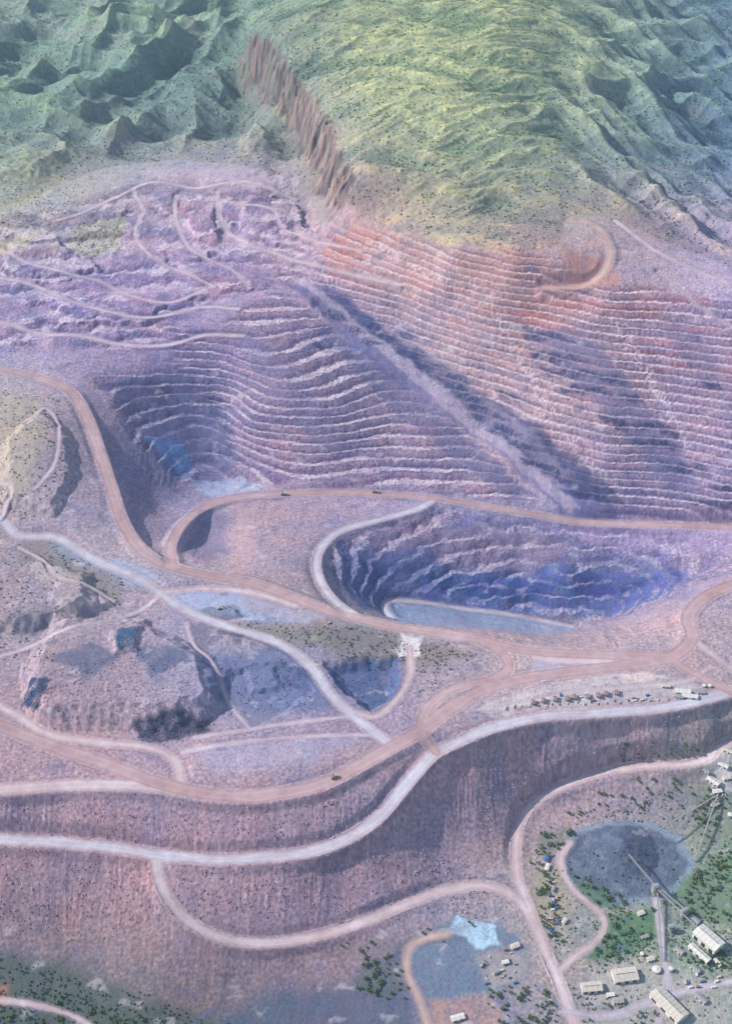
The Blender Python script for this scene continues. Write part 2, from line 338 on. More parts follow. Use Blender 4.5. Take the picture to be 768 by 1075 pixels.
COL=np.clip(bil(GC,X+12*fbm(X/40,Y/40,3,181),np.minimum(Y,3900)+12*fbm(X/40,Y/40,3,191)),.02,.7).astype(np.float32)
def mixc(mask,c,sl=None):
    global COL
    c=np.asarray(c,np.float32)
    if sl is None: COL+=(c-COL)*mask[...,None]
    else: COL[sl]+=(c-COL[sl])*mask[...,None]
def tint(mask,f,sl=None):
    f=np.asarray(f,np.float32); m=1+(f-1)*mask[...,None]
    if sl is None: COL[...]*=m
    else: COL[sl]*=m
nA=fbm(X/70,Y/70,4,201); nB=fbm(X/18,Y/18,3,211); nC=fbm(X/5,Y/5,2,221)
nh=(1-HM)
tint(nh*sst(.0,.5,nA)*.7,(1.14,1.02,.95)); tint(nh*sst(.0,.5,-nA)*.8,(.82,.88,1.0))
tint(nh*sst(.05,.5,nB)*.6,(1.2,1.18,1.15)); tint(nh*sst(.05,.45,-nB)*.7,(.76,.77,.82))
tint(nh*sst(.0,.6,nC),(1.38,1.38,1.38)); tint(nh*sst(.0,.6,-nC),(.66,.66,.70))
tint(WM*(1-FL),(.86,.82,.87))  # bench faces shaded by a darker tint in the colour
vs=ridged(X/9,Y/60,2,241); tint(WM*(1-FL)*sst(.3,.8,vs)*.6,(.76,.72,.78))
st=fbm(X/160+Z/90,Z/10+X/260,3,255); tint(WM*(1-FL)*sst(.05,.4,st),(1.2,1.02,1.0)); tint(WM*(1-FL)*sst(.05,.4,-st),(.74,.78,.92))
redz=full([(335,240),(400,243),(480,262),(590,266),(660,275),(768,320),(768,420),(660,400),(560,350),(430,320),(340,290)],30)
tint(redz*WM*(1-FL)*sst(-.1,.3,fbm(X/200,Z/16+Y/300,3,257)),(1.13,.80,.73))
PT=[
 ([(75,240),(95,232),(132,225),(128,262),(90,272),(72,262)],(130,132,112),5,.75),
 ([(-40,252),(0,252),(40,243),(30,262),(-40,275)],(160,156,120),7,.55),
 ([(40,262),(80,250),(60,272)],(180,155,148),7,.5),
 ([(150,178),(250,176),(300,185),(270,200),(180,200)],(165,150,172),10,.5),
 ([(335,262),(372,238),(400,245),(380,270),(350,290)],(182,130,124),8,.55),
 ([(345,285),(400,250),(480,262),(470,300),(400,310)],(184,146,150),14,.4),
 ([(480,262),(590,275),(600,330),(540,310),(480,295)],(178,134,132),16,.4),
 ([(590,262),(640,272),(650,300),(600,305)],(170,122,116),8,.65),
 ([(108,402),(190,385),(244,425),(248,480),(225,512),(195,505),(150,465)],(84,88,134),10,.75),  # blue shade on the side of the left pit painted over the rock
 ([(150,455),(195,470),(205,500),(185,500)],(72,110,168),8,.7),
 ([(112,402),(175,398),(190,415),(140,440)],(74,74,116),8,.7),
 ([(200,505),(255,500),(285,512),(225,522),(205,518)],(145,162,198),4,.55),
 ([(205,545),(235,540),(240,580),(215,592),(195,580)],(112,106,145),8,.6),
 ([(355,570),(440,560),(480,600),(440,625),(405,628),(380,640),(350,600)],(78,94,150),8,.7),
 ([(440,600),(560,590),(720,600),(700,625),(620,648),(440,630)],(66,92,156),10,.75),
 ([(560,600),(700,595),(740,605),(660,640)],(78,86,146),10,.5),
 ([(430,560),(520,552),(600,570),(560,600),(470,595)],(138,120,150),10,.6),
 ([(408,634),(440,634),(500,640),(600,656),(598,664),(420,654),(404,648)],(122,144,184),3,.65),
 ([(560,552),(700,552),(768,556),(768,580),(640,575)],(155,140,182),10,.6),
 ([(400,552),(470,540),(440,575),(380,580)],(150,128,155),9,.5),
 ([(240,530),(275,528),(270,560),(265,590),(250,592),(245,560)],(176,148,158),7,.5),
 ([(60,570),(130,590),(165,605),(150,618),(100,600),(50,580)],(140,152,186),6,.7),
 ([(175,622),(250,620),(345,648),(330,655),(240,650),(190,640)],(145,158,196),5,.8),
 ([(205,640),(250,636),(262,648),(225,654)],(92,102,128),4,.7),
 ([(240,590),(340,640),(390,655),(340,660),(260,640)],(163,134,140),8,.4),
 ([(330,655),(460,675),(500,690),(440,700),(360,690),(330,675)],(110,104,104),10,.6),
 ([(230,655),(320,660),(360,680),(300,678)],(116,112,104),8,.55),
 ([(340,696),(418,690),(424,730),(390,748),(355,722)],(68,86,130),5,.88),
 ([(420,668),(442,668),(440,690),(418,690)],(210,205,214),4,.85),
 ([(215,690),(300,680),(335,715),(345,745),(280,745),(220,735)],(88,102,144),12,.7),
 ([(140,760),(175,755),(220,755),(222,772),(150,780)],(56,62,90),6,.88),
 ([(22,738),(38,720),(58,725),(40,750)],(50,64,98),3,.92),
 ([(125,672),(145,668),(144,690),(126,696)],(54,82,118),2.5,.92),
 ([(55,700),(100,688),(130,700),(90,724)],(80,90,122),6,.75),
 ([(140,690),(195,690),(200,705),(160,722)],(78,88,124),6,.75),
 ([(230,655),(262,660),(255,672),(225,668)],(70,78,108),4,.8),
 ([(70,640),(95,645),(90,655),(70,652)],(76,80,104),4,.75),
 ([(20,650),(60,646),(50,664),(10,668)],(90,92,114),5,.65),
 ([(290,690),(320,705),(325,725),(300,715)],(58,72,116),5,.75),
 ([(245,745),(285,740),(300,755),(255,762)],(104,110,142),6,.6),
 ([(200,655),(222,652),(220,690),(205,700)],(88,92,118),5,.55),
 ([(30,600),(60,596),(110,620),(118,632),(80,622),(40,615)],(172,162,164),4,.7),
 ([(60,640),(110,632),(115,642),(70,660)],(172,158,164),4,.6),
 ([(0,410),(40,420),(50,470),(30,530),(0,520)],(158,148,138),14,.6),
 ([(20,570),(50,570),(130,610),(125,640),(60,600),(20,590)],(108,105,106),9,.55),
 ([(190,790),(300,780),(390,770),(330,800),(230,810)],(152,148,180),12,.6),
 ([(560,690),(640,686),(690,692),(640,705),(560,708)],(160,160,192),8,.7),
 ([(530,735),(600,715),(680,705),(735,725),(640,742),(550,748)],(173,167,178),8,.7),
 ([(640,708),(680,705),(700,712),(655,720)],(200,176,180),4,.7),
 ([(500,745),(550,725),(560,740),(520,755)],(182,175,184),4,.7),
 ([(-60,1000),(60,1010),(150,1050),(250,1075),(250,1120),(-60,1120)],(66,82,80),14,.75),
 ([(235,1062),(300,1040),(400,1030),(440,1050),(430,1120),(230,1120)],(62,80,110),16,.7),
 ([(385,1010),(425,1005),(432,1040),(400,1050),(370,1035)],(76,92,102),7,.7),
 ([(452,975),(480,962),(515,970),(548,985),(552,1030),(520,1045),(480,1045),(440,1060),(428,1010)],(84,108,138),6,.72),
 ([(462,978),(482,962),(500,968),(520,975),(526,992),(500,996),(485,985)],(158,188,218),3,.88),
 ([(500,1000),(545,990),(552,1028),(515,1040)],(150,142,146),6,.7),
 ([(450,1052),(520,1048),(530,1085),(455,1090)],(162,128,124),6,.6),
 ([(-20,1030),(12,1035),(8,1060),(-20,1075)],(155,104,98),5,.7),
 (ell(655,906,72,46,20),(118,134,158),4,.9),
 (ell(655,906,64,39,20),(80,91,116),4,.9),
 ([(600,920),(640,940),(655,955),(625,955),(602,938)],(72,102,80),4,.8),
 ([(640,960),(690,955),(694,985),(640,1012),(618,1005)],(62,106,78),5,.75),
 ([(705,935),(768,880),(800,960),(768,975),(720,960)],(82,112,90),8,.65),
 ([(718,1000),(768,1000),(768,1012),(720,1010)],(80,106,90),4,.5),
 ([(560,915),(590,905),(600,960),(585,985),(562,960)],(150,142,132),6,.8),
 ([(722,830),(750,815),(768,830),(768,880),(735,890)],(106,115,107),6,.6),
 ([(736,785),(768,778),(768,830),(742,825)],(188,183,190),4,.7),
 ([(645,800),(740,790),(735,800),(650,812)],(88,106,88),4,.5),
 ([(560,880),(600,868),(590,890),(565,900)],(82,102,86),5,.5),
 ([(620,1015),(690,1005),(768,1040),(768,1090),(600,1090)],(158,154,158),8,.6),
 ([(300,1000),(420,985),(520,960),(470,990),(380,1010)],(108,101,97),10,.4),
]
def paint(L):
    for px,c,s,o in L:
        sl,m=pmask(px,s); mixc((m*o*np.clip(1+.9*nB[sl]+.5*nC[sl],0,1.1)).clip(0,1),C(*c),sl)
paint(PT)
tint((1-sst(48,60,dd))*1.0,(.86,.87,.9))
fade=.3+.7*sst(-.3,.2,fbm(X/50,Y/25,3,251))
mixc(FL*WM*.55*fade*np.clip(1+nC,.5,1.3),C(203,190,205)); tint(TOE_SHADE*.85,(.62,.59,.68))  # toe tint: shadow line along each bench painted into the colour
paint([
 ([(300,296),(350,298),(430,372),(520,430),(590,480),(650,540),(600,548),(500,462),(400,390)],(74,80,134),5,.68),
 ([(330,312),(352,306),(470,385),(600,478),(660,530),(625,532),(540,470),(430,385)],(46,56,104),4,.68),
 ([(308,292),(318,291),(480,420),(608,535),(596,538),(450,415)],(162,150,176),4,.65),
 ([(330,345),(345,342),(480,450),(560,522),(535,524),(420,440)],(82,86,134),6,.58),
 ([(405,345),(420,342),(540,440),(600,500),(585,505),(500,440)],(148,138,164),5,.45),
 ([(545,340),(610,345),(650,390),(690,440),(740,520),(705,520),(650,450),(600,400)],(90,92,138),10,.58),
 ([(240,350),(265,352),(330,420),(380,480),(350,480),(290,420)],(112,106,148),9,.45),
 ([(690,330),(720,335),(768,400),(768,430),(730,400)],(112,104,140),9,.4),
 ([(380,590),(440,585),(440,600),(385,612)],(44,60,118),4,.6),([(470,612),(540,606),(600,612),(560,626),(480,624)],(40,64,136),5,.6),([(610,606),(690,606),(660,622),(600,626)],(46,58,122),5,.55),
])
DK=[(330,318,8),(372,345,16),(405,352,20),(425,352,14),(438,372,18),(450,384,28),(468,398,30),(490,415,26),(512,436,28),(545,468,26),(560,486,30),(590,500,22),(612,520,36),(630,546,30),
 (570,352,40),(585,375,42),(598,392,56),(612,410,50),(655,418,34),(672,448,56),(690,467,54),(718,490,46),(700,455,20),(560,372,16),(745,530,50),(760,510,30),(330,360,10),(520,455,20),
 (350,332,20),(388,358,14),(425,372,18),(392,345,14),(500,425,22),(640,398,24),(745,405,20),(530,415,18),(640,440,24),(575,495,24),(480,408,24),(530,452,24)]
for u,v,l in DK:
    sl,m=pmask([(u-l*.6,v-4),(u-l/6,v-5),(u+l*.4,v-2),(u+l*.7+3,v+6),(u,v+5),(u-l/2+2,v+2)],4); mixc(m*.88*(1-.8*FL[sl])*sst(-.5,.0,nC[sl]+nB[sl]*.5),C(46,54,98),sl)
for u0,v0,u1,v1 in [(230,205,232,235),(165,215,176,225),(335,275,350,300),(480,285,500,305),(600,480,640,500),(640,330,690,420),(520,330,600,470),(270,265,310,275),(655,340,720,470),(380,250,470,300),(350,265,420,290)]:
    sl,m=pmask([(u0-3,v0),(u0+4,v0),(u1+4,v1),(u1-3,v1)],6); mixc(m*.45*sst(-.1,.4,nC[sl]+nB[sl]*.6),C(215,208,222),sl)
sp_=sst(.28,.5,fbm(X/40,Y/26,4,301))*nh*(1-steep); mixc(sp_*.28,C(202,194,208))
sp_=sst(.28,.5,fbm(X/50,Y/30,4,311))*nh*(1-steep*.6); mixc(sp_*.45,C(86,92,130))
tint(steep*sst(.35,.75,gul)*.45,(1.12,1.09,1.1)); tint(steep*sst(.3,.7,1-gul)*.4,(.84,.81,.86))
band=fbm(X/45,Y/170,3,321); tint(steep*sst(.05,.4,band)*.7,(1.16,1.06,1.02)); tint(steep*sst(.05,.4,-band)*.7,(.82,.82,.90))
# hillside
g1=fbm(X/28,Y/28,3,261); g2=fbm(X/7,Y/7,2,265)
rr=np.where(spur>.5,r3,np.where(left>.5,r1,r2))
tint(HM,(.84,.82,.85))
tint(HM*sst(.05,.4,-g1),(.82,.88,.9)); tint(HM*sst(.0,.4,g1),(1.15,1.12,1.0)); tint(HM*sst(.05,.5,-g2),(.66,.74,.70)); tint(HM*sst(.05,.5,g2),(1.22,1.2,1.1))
tint(HM*(1-sst(.2,.5,rr))*.9,(.64,.76,.78)); tint(HM*sst(.58,.82,rr)*.9,(1.3,1.24,1.0))  # painted light: sunlit ridge tops, shaded hollows that are also greener with plants
rocky=HM*sst(.15,.5,fbm(X/130,Y/90,4,271))*(1-spur)
mixc(rocky*.3,C(140,124,130))
veg=sst(-.25,.2,fbm(X/30,Y/24,3,345)+.5*(gly-.35))
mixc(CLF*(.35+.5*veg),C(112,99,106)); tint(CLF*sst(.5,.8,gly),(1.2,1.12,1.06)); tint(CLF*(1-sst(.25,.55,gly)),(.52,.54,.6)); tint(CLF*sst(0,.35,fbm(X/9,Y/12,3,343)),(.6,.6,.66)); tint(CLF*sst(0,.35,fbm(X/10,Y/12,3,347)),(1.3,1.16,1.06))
mixc(inr*sst(-wcl-40,-wcl-8,sC)*(1-sst(-wcl-4,-wcl+2,sC))*.4,C(120,115,117))
RCOL=[C(166,141,149),C(174,171,190),C(182,166,177),C(168,146,144),C(182,170,188)]
mixc(sst(0,7,7-np.maximum(rall,0))*.3*(RW>0),C(160,138,148))
rv=fbm(X/90,Y/90,3,351)
for k in (4,2,3,1,0):
    m=1-sst(-1.4,1.2,RD[k]); c=RCOL[k]*.93
    mixc(m*(.92 if k!=4 else .7),c)
    if k!=4:
        tr=np.clip(1-np.abs(RD[k]+5.5)/2.0,0,1)*m; tint(tr*.8,(1.15,1.15,1.15))
        tr=np.clip(1-np.abs(RD[k]+2.2)/1.6,0,1)*m; tint(tr*.9,(.84,.78,.79))
tint(onroad*sst(0,.5,nB)*.7,(1.15,1.14,1.13)); tint(onroad*sst(0,.5,-nB)*.7,(.86,.86,.9))
tint(onroad*sst(0,.4,nA)*.8,(1.1,1.12,1.14)); tint(onroad*sst(0,.4,-nA)*.8,(.90,.84,.85)); tint(onroad*sst(0,.35,rv)*.6,(1.1,1.13,1.16)); tint(onroad*sst(0,.35,-rv)*.6,(.95,.88,.87))
mixc(BERM*.5,C(198,184,192)); tint(np.clip(1-np.abs(rall-5.5)/2,0,1)*(RW>0)*.6,(.72,.69,.74))
COL=np.clip(COL,.012,.85)
# ------------------------------------------------------------------ materials
def newmat(name):
    m=bpy.data.materials.new(name); m.use_nodes=True; return m,m.node_tree.nodes,m.node_tree.links,m.node_tree.nodes['Principled BSDF']
def ground_mat(name,s1=.35,s2=.06,bump=.6,lo=.72,hi=1.25):
    m,n,l,b=newmat(name)
    at_=n.new('ShaderNodeAttribute'); at_.attribute_name='Col'
    geo=n.new('ShaderNodeNewGeometry')
    n1=n.new('ShaderNodeTexNoise'); n1.inputs['Scale'].default_value=s1; n1.inputs['Detail'].default_value=5; n1.inputs['Roughness'].default_value=.7
    n2=n.new('ShaderNodeTexNoise'); n2.inputs['Scale'].default_value=s2; n2.inputs['Detail'].default_value=3
    l.new(geo.outputs['Position'],n1.inputs['Vector']); l.new(geo.outputs['Position'],n2.inputs['Vector'])
    mr=n.new('ShaderNodeMapRange'); mr.inputs[1].default_value=.3; mr.inputs[2].default_value=.7; mr.inputs[3].default_value=lo; mr.inputs[4].default_value=hi
    l.new(n1.outputs['Fac'],mr.inputs[0])
    mu=n.new('ShaderNodeVectorMath'); mu.operation='SCALE'; l.new(at_.outputs['Color'],mu.inputs[0]); l.new(mr.outputs[0],mu.inputs['Scale'])
    hs=n.new('ShaderNodeHueSaturation'); l.new(mu.outputs[0],hs.inputs['Color'])
    m2=n.new('ShaderNodeMapRange'); m2.inputs[1].default_value=.3; m2.inputs[2].default_value=.7; m2.inputs[3].default_value=.485; m2.inputs[4].default_value=.515
    l.new(n2.outputs['Fac'],m2.inputs[0]); l.new(m2.outputs[0],hs.inputs['Hue'])
    l.new(hs.outputs[0],b.inputs['Base Color']); b.inputs['Roughness'].default_value=.95; b.inputs['Specular IOR Level'].default_value=.1
    bp=n.new('ShaderNodeBump'); bp.inputs['Strength'].default_value=bump; bp.inputs['Distance'].default_value=1.5
    l.new(n1.outputs['Fac'],bp.inputs['Height']); l.new(bp.outputs[0],b.inputs['Normal'])
    return m
M_rock=ground_mat('waste_rock'); M_pit=ground_mat('pit_rock',.3,.05,.9,.64,1.34); M_road=ground_mat('road_gravel',.5,.04,.2,.86,1.12); M_hill=ground_mat('spinifex_hill',.25,.03,.8,.7,1.25)
def plain(name,c,rough=.7,metal=0,noise=.15,scale=.8):
    m,n,l,b=newmat(name)
    t=n.new('ShaderNodeTexNoise'); t.inputs['Scale'].default_value=scale; t.inputs['Detail'].default_value=4
    tc=n.new('ShaderNodeTexCoord'); l.new(tc.outputs['Object'],t.inputs['Vector'])
    r=n.new('ShaderNodeValToRGB'); l.new(t.outputs['Fac'],r.inputs[0])
    r.color_ramp.elements[0].position=.3; r.color_ramp.elements[1].position=.7
    r.color_ramp.elements[0].color=(*[x*(1-noise) for x in c],1); r.color_ramp.elements[1].color=(*[min(1,x*(1+noise)) for x in c],1)
    l.new(r.outputs[0],b.inputs['Base Color']); b.inputs['Roughness'].default_value=rough; b.inputs['Metallic'].default_value=metal
    return m
# ------------------------------------------------------------------ split sheet into named surfaces
fc=lambda A:(A[:-1,:-1]+A[1:,:-1]+A[:-1,1:]+A[1:,1:])/4
roadF=fc(onroad)>.5; hillF=fc(HM)>.5; pitF=fc(WM)>.5
reg=np.zeros(roadF.shape,int); reg[pitF]=1; reg[hillF]=2; reg[roadF]=3
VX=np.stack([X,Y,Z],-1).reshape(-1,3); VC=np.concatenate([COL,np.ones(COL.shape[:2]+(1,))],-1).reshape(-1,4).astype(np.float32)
ty=np.gradient(Z,axis=0)/np.gradient(Y,axis=0)
tx=np.gradient(Z,axis=1)/np.gradient(X,axis=1)
dWdy=np.gradient(Wr)/np.gradient(rows)
ty=ty-tx*(S[None]*dWdy[:,None])
NV=np.stack([-tx,-ty,np.ones_like(tx)],-1); NV/=np.linalg.norm(NV,axis=-1,keepdims=True); NV=NV.reshape(-1,3).astype(np.float32)
idx=np.arange(NR*NC).reshape(NR,NC)
Q=np.stack([idx[:-1,:-1],idx[:-1,1:],idx[1:,1:],idx[1:,:-1]],-1)
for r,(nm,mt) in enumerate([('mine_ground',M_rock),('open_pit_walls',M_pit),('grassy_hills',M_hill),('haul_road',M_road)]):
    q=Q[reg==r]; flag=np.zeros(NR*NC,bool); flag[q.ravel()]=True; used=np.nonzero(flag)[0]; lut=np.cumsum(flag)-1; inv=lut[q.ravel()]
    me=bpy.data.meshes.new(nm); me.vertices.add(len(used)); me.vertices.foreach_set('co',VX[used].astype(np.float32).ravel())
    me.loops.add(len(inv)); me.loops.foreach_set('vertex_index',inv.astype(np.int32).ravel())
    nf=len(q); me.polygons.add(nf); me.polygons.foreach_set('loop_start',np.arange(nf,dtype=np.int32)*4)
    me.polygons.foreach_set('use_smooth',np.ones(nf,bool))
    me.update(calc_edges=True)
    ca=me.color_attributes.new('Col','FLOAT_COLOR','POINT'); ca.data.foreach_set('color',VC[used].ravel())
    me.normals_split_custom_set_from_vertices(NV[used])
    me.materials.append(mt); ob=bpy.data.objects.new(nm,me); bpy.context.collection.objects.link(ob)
# ------------------------------------------------------------------ vegetation masses
def ico():
    import bmesh
    bm=bmesh.new(); bmesh.ops.create_icosphere(bm,subdivisions=1,radius=1); v=np.array([p.co[:] for p in bm.verts]); f=np.array([[q.index for q in p.verts] for p in bm.faces]); bm.free(); return v,f
IV,IF=ico()
def scatter(name,xs,ys,size,cols,clumps=1,trunk=False):
    V=[];Fc=[];CC=[];off=0; n=len(xs); zs=fz(xs,ys)
    for c in range(clumps):
        k=IV[None]*(1+.5*(rng.rand(n,12,1)-.5))
        a=rng.rand(n)*6.28; ca,sa=np.cos(a)[:,None],np.sin(a)[:,None]
        kx=k[...,0]*ca-k[...,1]*sa; ky=k[...,0]*sa+k[...,1]*ca; kz=k[...,2]
        sc=size*(1 if clumps==1 else .32+.33*rng.rand(n))
        r=0 if clumps==1 else size*.8*np.sqrt(rng.rand(n)); th=rng.rand(n)*6.28
        px=xs+r*np.cos(th); py=ys+r*np.sin(th); pz=zs+(size*.4 if not trunk else size*(.8+.6*rng.rand(n)))
        v=np.stack([px[:,None]+kx*sc[:,None],py[:,None]+ky*sc[:,None],pz[:,None]+kz*sc[:,None]*.75],-1)
        V.append(v.reshape(-1,3)); Fc.append((IF[None]+np.arange(n)[:,None,None]*12).reshape(-1,3)+off); off+=n*12
        cc=cols*(.75+.5*rng.rand(n,1)); cc=np.repeat(cc[:,None],12,1); CC.append(cc.reshape(-1,3))
    if trunk:
        for lx,ly,tw in [(0,0,.09),(.35,.1,.05),(-.25,.3,.05)]:
            b=[]
            for zz,rr_,fr in [(0,1,0),(1.1,.5,1)]:
                for t in range(4):
                    an=t*1.571; b.append(np.stack([xs+size*(lx*fr+tw*rr_*math.cos(an)),ys+size*(ly*fr+tw*rr_*math.sin(an)),zs-.3+size*zz],-1))
            v=np.stack(b,1); V.append(v.reshape(-1,3))
            f=[]
            for t in range(4):
                a0,a1=t,(t+1)%4; f+= [[a0,a1,4+a1],[a0,4+a1,4+a0]]
            f=np.array(f); Fc.append((f[None]+np.arange(n)[:,None,None]*8).reshape(-1,3)+off); off+=n*8
            CC.append(np.tile(np.array([[.16,.12,.1]]),(n*8,1)))
    V=np.concatenate(V);Fc=np.concatenate(Fc);CC=np.concatenate(CC)
    me=bpy.data.meshes.new(name); me.vertices.add(len(V)); me.vertices.foreach_set('co',V.astype(np.float32).ravel())
    me.loops.add(Fc.size); me.loops.foreach_set('vertex_index',Fc.astype(np.int32).ravel()); me.polygons.add(len(Fc)); me.polygons.foreach_set('loop_start',np.arange(len(Fc),dtype=np.int32)*3)
    me.update(calc_edges=True)
    ca=me.color_attributes.new('Col','FLOAT_COLOR','POINT'); ca.data.foreach_set('color',np.concatenate([CC,np.ones((len(CC),1))],1).astype(np.float32).ravel())
    me.materials.append(M_leaf); ob=bpy.data.objects.new(name,me); bpy.context.collection.objects.link(ob); return ob
M_leaf=ground_mat('foliage',1.2,.05,.3,.75,1.2)
n=100000
ys=2500+rng.rand(n)*2300; xs=(rng.rand(n)*2-1)*(270+.205*ys)*1.2
k=(fs(HM,xs,ys)>.8)&(fs(CLF,xs,ys)<.5+.5*rng.rand(n))&(rng.rand(n)<np.clip(.45+1.4*fs(g1,xs,ys)-.9*(fs(rr,xs,ys)-.45),.04,1)); xs,ys=xs[k],ys[k]
base=fs(COL,xs,ys); cols=base*np.array([.6,.76,.6])
scatter('hillside_shrubs',xs,ys,.9+1.7*rng.rand(len(xs))**1.8,cols)
def in_polys(polys):
    X_=[];Y_=[]
    for px,cnt in polys:
        pw=np.array([G(u,v)[:2] for u,v in px]); a=pw.min(0); b=pw.max(0); x=a[0]+(b[0]-a[0])*rng.rand(cnt*2); y=a[1]+(b[1]-a[1])*rng.rand(cnt*2)
        s=polysd([tuple(p) for p in pw],x,y)>-12*rng.rand(len(x))**2
        s&=(fbm(x/22,y/22,2,401)+.25*rng.rand(len(x))>-.08); X_.append(x[s]);Y_.append(y[s])
    x=np.concatenate(X_);y=np.concatenate(Y_); k=fs(rall,x,y)>3; return x[k],y[k]
x,y=in_polys([([(600,920),(640,940),(655,955),(625,955),(602,938)],50),([(640,960),(690,955),(694,985),(640,1012),(618,1005)],80),([(715,935),(768,880),(790,960),(768,975),(720,960)],130),
 ([(645,800),(740,788),(735,800),(650,812)],80),([(560,880),(600,868),(590,890),(565,900)],40),([(720,835),(745,825),(765,850),(740,885)],50),([(718,1000),(768,1002),(768,1020),(720,1015)],40),
 ([(555,905),(568,900),(590,990),(575,985)],50),([(385,1010),(425,1005),(432,1040),(400,1050),(370,1035)],50),([(-20,1040),(60,1050),(150,1068),(150,1090),(-20,1090)],110),([(600,1050),(690,1060),(690,1085),(600,1085)],40),([(510,1040),(575,1035),(585,1075),(520,1085)],50),([(300,1000),(420,985),(500,965),(470,985),(380,1005)],30),([(590,860),(700,840),(740,800),(620,835)],60)])
pal=np.array([C(80,104,72),C(72,108,78),C(95,112,82),C(100,116,76)])*.66
scatter('gum_trees',x,y,1.5+2.1*rng.rand(len(x))**1.5,pal[rng.randint(0,4,len(x))],clumps=7,trunk=True)
x,y=in_polys([([(330,655),(460,675),(500,690),(440,700),(360,690),(330,675)],260),([(230,655),(320,660),(360,680),(300,678)],120),([(0,410),(60,420),(70,500),(30,545),(0,530)],320),([(20,570),(60,575),(130,610),(125,640),(60,600)],200),([(75,240),(132,225),(128,262),(90,272)],120),
 ([(0,580),(60,590),(60,700),(0,700)],200),([(-20,1000),(150,1050),(250,1085),(-20,1085)],600),([(0,225),(60,200),(100,185),(60,235),(0,245)],200),([(600,860),(700,830),(740,870),(700,865)],120),([(430,690),(470,680),(480,700),(440,730)],60),([(560,900),(768,880),(768,1070),(600,1070)],400),([(600,960),(640,985),(768,960),(768,1000),(650,1010)],300)])
cols=fs(COL,x,y)*np.array([.55,.68,.5])
scatter('scrub_bushes',x,y,.8+1.2*rng.rand(len(x)),cols)
x,y=in_polys([([(140,760),(175,755),(220,755),(222,772),(150,780)],500),([(22,738),(38,720),(58,725),(40,750)],200),([(340,696),(418,690),(424,730),(390,748),(355,722)],300),([(125,672),(145,668),(144,690),(126,696)],100),([(60,700),(200,690),(200,760),(60,765)],500),([(220,690),(330,690),(340,745),(230,750)],400),([(-40,840),(400,840),(480,900),(560,960),(0,990)],3000),([(480,780),(740,760),(740,790),(560,830),(520,900)],1500),([(345,250),(590,280),(768,320),(768,540),(640,540),(430,400)],5000),([(180,350),(330,320),(560,520),(260,510)],3000)])
k=fs(onroad,x,y)<.1; x,y=x[k],y[k]
scatter('rock_rubble',x,y,.35+1.2*rng.rand(len(x))**2,fs(COL,x,y)*(.7+.7*rng.rand(len(x),1)))
# ------------------------------------------------------------------ built things
class MB:
    def __init__(s): s.v=[];s.f=[];s.m=[]
    def add(s,vs,fs_,m): o=len(s.v); s.v+=vs; s.f+=[tuple(i+o for i in f) for f in fs_]; s.m+=[m]*len(fs_)
    def box(s,c,d,m=0,top=(1,1),shift=(0,0)):
        x,y,z=c; a,b,h=d[0]/2,d[1]/2,d[2]; p=[]
        for k,(tx_,ty_,sx,sy) in enumerate([(1,1,0,0),(top[0],top[1],shift[0],shift[1])]):
            for i,j in [(-1,-1),(1,-1),(1,1),(-1,1)]: p.append((x+sx+i*a*tx_,y+sy+j*b*ty_,z+k*h))
        s.add(p,[(3,2,1,0),(4,5,6,7),(0,1,5,4),(1,2,6,5),(2,3,7,6),(3,0,4,7)],m)
    def cyl(s,c,r,h,m=0,n=16,axis='z',r2=None):
        r2=r if r2 is None else r2; p=[]
        for k,rr_ in ((0,r),(1,r2)):
            for i in range(n):
                a=2*math.pi*i/n; u,w=rr_*math.cos(a),rr_*math.sin(a)
                if axis=='z': p.append((c[0]+u,c[1]+w,c[2]+k*h))
                elif axis=='y': p.append((c[0]+u,c[1]+k*h,c[2]+w))
                else: p.append((c[0]+k*h,c[1]+u,c[2]+w))
        f=[(i,(i+1)%n,n+(i+1)%n,n+i) for i in range(n)]+[tuple(range(n))[::-1],tuple(range(n,2*n))]
        s.add(p,f,m)
    def beam(s,a,b,w,m=0):
        a=np.array(a,float);b=np.array(b,float);d=b-a;L=np.linalg.norm(d);d/=L
        up=np.array([0,0,1.]) if abs(d[2])<.9 else np.array([1.,0,0]); r=np.cross(d,up);r/=np.linalg.norm(r);q=np.cross(r,d); h=w/2
        p=[tuple(e+r*i*h+q*j*h) for e in(a,b) for i,j in[(-1,-1),(1,-1),(1,1),(-1,1)]]
        s.add(p,[(3,2,1,0),(4,5,6,7),(0,1,5,4),(1,2,6,5),(2,3,7,6),(3,0,4,7)],m)
    def mesh(s,name,mats):
        me=bpy.data.meshes.new(name); me.from_pydata(s.v,[],s.f); me.update()
        for m in mats: me.materials.append(m)
        me.polygons.foreach_set('material_index',s.m); return me
    def obj(s,name,mats,parent=None,loc=(0,0,0),rot=0):
        ob=bpy.data.objects.new(name,s.mesh(name,mats)); bpy.context.collection.objects.link(ob); ob.location=loc; ob.rotation_euler[2]=rot
        if parent: ob.parent=parent
        return ob
def empty(name,loc,rot=0):
    e=bpy.data.objects.new(name,None); bpy.context.collection.objects.link(e); e.location=loc; e.rotation_euler[2]=rot; return e
white=plain('white_paint',(.72,.72,.7),.5); cream=plain('cream_roof',(.62,.59,.52),.6,0,.12,.3); grey=plain('galvanised_steel',(.4,.42,.45),.45,.3); dark=plain('dark_opening',(.03,.03,.035),.8)
